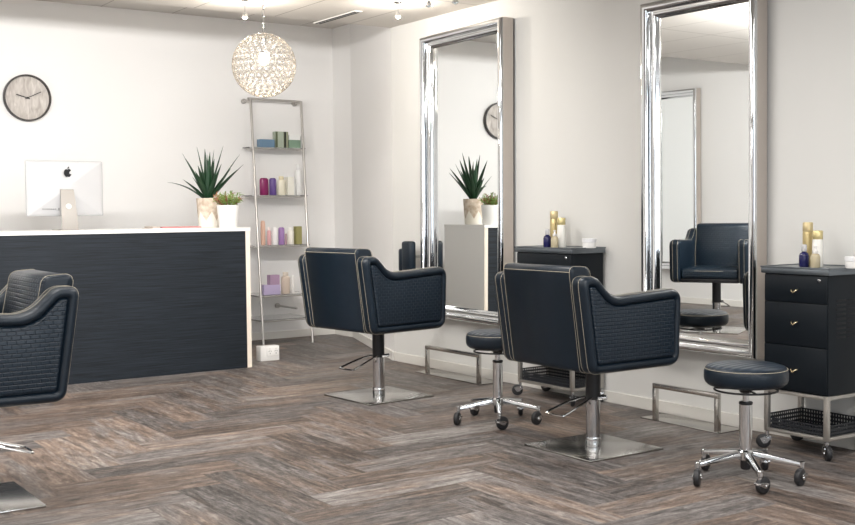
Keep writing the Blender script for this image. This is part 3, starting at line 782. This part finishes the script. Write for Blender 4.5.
# ------------------------------------------------------------------ white socket block on the floor
t = thing('socket_block', 'white double power socket box standing on the floor beside the counter end', 'power socket', (3.87, 7.80, 0))
MB().box(-.085, .075, -.03, .05, 0, .115, .006).build('housing', M['pot'], t)
MB().box(-.035, .070, -.035, -.028, .035, .108, .004).build('faceplate', M['white'], t)
for x in (-.008, .043):
    b = MB()
    for (dx, dz, a) in ((-.008, .008, .5), (.008, .008, -.5), (0, -.010, 0)):
        b.box(-.0015, .0015, -.0365, -.0345, -.005, .005, T=Matrix.Translation((x+dx, 0, .068+dz)) @ Matrix.Rotation(a, 4, 'Y'))
    b.build('socket_pins', M['rubber'], t, smooth=0)
    MB().box(x-.006, x+.006, -.038, -.034, .090, .100, .001).build('switch', M['trim'], t)

# ------------------------------------------------------------------ wall clock
t = thing('wall_clock', 'round wall clock with thin dark rim and grey marbled wood face', 'clock', (2.442, YB, 2.058))
TT = Matrix.Rotation(PI/2, 4, 'X')
MB().lathe([(.165, .0), (.180, .0), (.183, .004), (.183, .036), (.180, .041), (.172, .041), (.169, .036), (.169, .012)], 72, T=TT).build('rim', M['clock_rim'], t)
MB().lathe([(0, .010), (.170, .010), (.170, .014), (0, .014)], 64, T=TT).build('face', M['face'], t)
def hand(ang, L, w, y, tail=.02):
    b = MB(); T = Matrix.Rotation(ang, 4, 'Y')
    b.box(-w/2, w/2, y-.002, y, -tail, L, T=T); return b
hand(R(-74), .088, .008, -.020).build('hour_hand', M['hand'], t, smooth=0)
hand(R(64), .118, .006, -.025).build('minute_hand', M['hand'], t, smooth=0)
MB().lathe([(0, .014), (.008, .014), (.008, .028), (0, .029)], 16, T=TT).build('centre_pin', M['hand'], t)

# ------------------------------------------------------------------ computer
t = thing('desktop_computer', 'silver all-in-one computer seen from behind on the counter', 'computer', (2.352, 7.85, 1.032))
b = MB(); wv, z0, z1 = .266, .098, .482
def rr(w, a, c, r, y): return [(p[0], y, p[1]) for p in roundpoly([(-w, a, r), (w, a, r), (w, c, r), (-w, c, r)], 5)]
zc = (z0+z1)/2; hh = (z1-z0)/2
lv = []
for (k, y) in ((1, .012), (1, .006), (.985, .002), (.90, -.005), (.75, -.012), (.55, -.020), (.32, -.028), (.12, -.034)):
    lv.append(rr(wv*k, zc-hh*k, zc+hh*k, .014*k+.02*(1-k), y))
b.rings(lv); b.build('body', M['alu'], t, smooth=60)
MB().box(-wv+.008, wv-.008, .0125, .0135, z0+.07, z1-.008).build('screen', M['apple'], t, smooth=0)
# stand: a bent plate, widening slightly downwards, with a cable hole
b = MB(); lp = []
for (y, z, hw) in ((-.030, .285, .046), (-.040, .280, .046), (-.062, .20, .050), (-.085, .10, .054), (-.095, .02, .058), (-.095, .006, .058)):
    lp.append([(-hw, y, z), (hw, y, z), (hw, y+.006, z), (-hw, y+.006, z)])
b.rings(lp); b.box(-.075, .058, -.10, .09, 0, .006, .002)
st = b.build('stand', M['stand'], t, smooth=30)
MB().lathe([(0, 0), (.020, 0), (.020, .003), (0, .003)], 24, T=Matrix.Translation((0, -.069, .165)) @ Matrix.Rotation(PI/2-.28, 4, 'X')).build('cable_hole', M['hole'], st)
# fruit emblem
E1 = [(0, .016), (.007, .019), (.014, .016), (.0175, .011), (.0105, .006), (.0085, .0), (.0115, -.006), (.019, -.008), (.0155, -.015), (.010, -.021), (.0055, -.021), (0, -.0195), (-.0055, -.021), (-.010, -.020), (-.016, -.012), (-.0185, -.003), (-.0175, .008), (-.013, .015), (-.007, .018)]
E2 = [(.0005, .020), (.001, .0255), (.0045, .0300), (.0085, .0315), (.008, .0265), (.005, .0222)]
b = MB()
for P in (E1, E2):
    P = smoothline(P, 4); b.poly([(-p[0]*-1.0, p[1]) for p in P], .002)
o = b.build('emblem', M['apple'], t, smooth=0, loc=(.008, -.0362, .398)); o.scale = (1.35, 1, 1.35)
b = MB()
for k in range(7): b.box(-.165+k*.014, -.157+k*.014, -.022, -.020, 0, .0035)
b.cyl((-.055, -.030, .002), (-.055, -.026, .002), .004, 10)
b.build('ports', M['rubber'], t, smooth=0, loc=(0, 0, .146))

# papers
t = thing('magazine_stack', 'thin stack of pink and white magazines on the counter left of the plants', 'magazines', (3.08, 7.72, 1.032))
MB().box(-.19, .17, -.10, .11, 0, .006, .001).build('magazine', paint((.75, .70, .66), .5), t, smooth=0)
MB().box(-.12, .175, -.105, .10, .0062, .014, .001).build('magazine', paint((.55, .20, .20), .5), t, smooth=0)
MB().box(-.185, -.13, -.09, .08, .0062, .018, .003).build('notepad', paint((.45, .38, .33), .6), t)

# ------------------------------------------------------------------ plants
random.seed(7)
RIGHT = Vector((.824, -.567, 0)); FWD = Vector((.567, .824, 0))
def leaf(b, base, d, L, w, droop, up=Vector((0, 0, 1))):
    """a stiff channelled blade with real thickness"""
    d = d.normalized(); side = d.cross(up)
    if side.length < .1: side = d.cross(Vector((1, 0, 0)))
    side.normalize(); nrm = side.cross(d).normalized(); n = 9; top = []
    loops = []
    for k in range(n+1):
        u = k/n; p = base+d*(L*u)+Vector((0, 0, -droop*L*u*u))
        ww = w*(.50+.32*u) if u < .45 else w*.644*max(.02, (1-u)/.55)**.8
        th = .0035*(1-u)+.0006
        loops.append([p-side*ww+nrm*ww*.35, p+nrm*0, p+side*ww+nrm*ww*.35, p+side*ww*.9+nrm*(ww*.3-th), p-nrm*th, p-side*ww*.9+nrm*(ww*.3-th)])
    b.rings(loops)
t = thing('potted_agave', 'large spiky dark green agave in a beige and white concrete pot on the counter', 'potted plant', (3.455, 7.95, 1.032))
b = MB(); b.lathe([(0, 0), (.070, 0), (.074, .004), (.088, .215), (.088, .222), (.080, .222), (.078, .195), (0, .195)], 6*8)
b.build('pot', M['concrete'], t, smooth=30)
MB().lathe([(0, .196), (.078, .196), (.078, .200), (.04, .206), (0, .207)], 24).build('soil', M['soil'], t)
b = MB()
spec = [(-.30, .00, .27, .37, .30), (-.16, -.05, .36, .40, .05), (-.17, .08, .34, .37, .05), (-.065, -.03, .40, .40, .02), (-.03, .06, .42, .38, 0), (.03, -.05, .40, .36, .02),
        (.10, .05, .40, .42, .02), (.12, -.06, .32, .30, .05), (.22, .02, .36, .42, .06), (.24, .10, .30, .38, .06), (.22, -.08, .26, .34, .10), (.02, .15, .34, .36, .06), (-.10, .16, .30, .34, .08),
        (-.06, -.14, .26, .28, .12), (.10, -.15, .26, .27, .12), (.14, .16, .28, .33, .08), (-.12, -.02, .24, .22, .1), (.0, .0, .40, .33, 0), (-.20, .10, .20, .28, .1), (.05, .02, .42, .37, 0)]
for (s, f_, u, L, dr) in spec:
    d = RIGHT*s+FWD*f_+Vector((0, 0, u)); dn = d.normalized()
    leaf(b, Vector((0, 0, .20))+Vector((dn.x, dn.y, 0))*.02, d, L*1.06, .036, dr)
b.build('foliage', M['leaf'], t, smooth=35)
t = thing('potted_succulent', 'small leafy green and rust succulent in a white pot, right of the agave', 'potted plant', (3.475, 7.64, 1.032))
b = MB(); b.lathe([(0, 0), (.060, 0), (.064, .004), (.082, .160), (.082, .166), (.075, .166), (.073, .145), (0, .145)], 40); b.build('pot', M['pot'], t)
MB().lathe([(0, .146), (.073, .146), (.073, .150), (0, .154)], 24).build('soil', M['soil'], t)
b = MB()
for k in range(60):
    a = random.uniform(0, 2*PI); rr_ = random.uniform(.0, 1)**.6
    d = Vector((math.cos(a)*rr_*.9, math.sin(a)*rr_*.9, random.uniform(.55, 1))).normalized()
    L = random.uniform(.07, .125); p0 = Vector((math.cos(a)*.03*rr_, math.sin(a)*.03*rr_, .15))
    if d.z*L < .05: L *= 1.1
    m = M['leaf3'] if (random.random() < .22 or (d.dot(RIGHT) < -.45 and random.random() < .7)) else M['leaf2']
    b.use(m); b.tube([p0, p0+d*L*.6, p0+d*L], .0016, 4)
    for q in range(7):
        u = .35+.65*q/6; c = p0+d*L*u; aa = q*2.4+a
        s1 = d.cross(Vector((0, 0, 1))).normalized() if abs(d.z) < .98 else Vector((1, 0, 0)); s2 = d.cross(s1)
        ld = (s1*math.cos(aa)+s2*math.sin(aa)+d*.6).normalized()
        leaf(b, c, ld, .024, .006, .1)
b.build('foliage', None, t, smooth=35)

# ------------------------------------------------------------------ crystal globe pendant
t = thing('crystal_pendant_light', 'round globe pendant light of small crystal rings hanging on a chain', 'pendant light', (3.222, 6.50, 2.078))
RR = .200; H0 = H-2.078
b = MB()
k = 0; z = RR+.01
while z < H0-.03:
    pts = [(.009*math.cos(q*PI/5), 0, z+.014+.017*math.sin(q*PI/5)) for q in range(10)]
    if k % 2: pts = [(0, p[0], p[2]) for p in pts]
    b.tube(pts, .0018, 5, closed=True); z += .028; k += 1
b.build('chain', M['chrome'], t)
MB().lathe([(0, H0), (.05, H0), (.05, H0-.012), (.012, H0-.026), (0, H0-.026)][::-1], 28).build('ceiling_rose', M['chrome'], t)
MB().lathe([(.010, RR-.02), (.022, RR-.03), (.022, .085), (.016, .075), (0, .075)][::-1], 20).build('lamp_holder', M['chrome'], t)
MB().sphere((0, 0, .040), .035, 3, (1, 1, 1.15)).build('bulb', M['bulb'], t)
rg = MB(); cr = MB(); xs = None; rows = 15
for i in range(rows):
    th = PI*(i+.6)/(rows+.2); n = max(4, int(round(2*PI*RR*math.sin(th)/.042)))
    for q in range(n):
        ph = 2*PI*(q+.5*(i % 2))/n
        d = Vector((math.sin(th)*math.cos(ph), math.sin(th)*math.sin(ph), math.cos(th)))
        M4 = Matrix.Translation(d*RR) @ d.to_track_quat('Z', 'Y').to_matrix().to_4x4()
        rg.tube([M4 @ Vector((.0195*math.cos(s*PI/4), .0195*math.sin(s*PI/4), 0)) for s in range(8)], .0021, 4, closed=True)
        tb = bmesh.new(); bmesh.ops.create_icosphere(tb, subdivisions=1, radius=.0085)
        cr._merge(tb, M4 @ Matrix.Diagonal((1, 1, .6, 1)))
rg.build('ring_cage', M['cage'], t, smooth=60)
o = cr.build('crystals', M['crystal'], t, smooth=0); o['kind'] = 'stuff'
l = bpy.data.lights.new('bulb_light', 'POINT'); l.energy = 4; l.color = (1, .88, .7); l.shadow_soft_size = .035
lo = bpy.data.objects.new('bulb_light', l); C.objects.link(lo); lo.parent = t; lo.location = (0, 0, -.06)
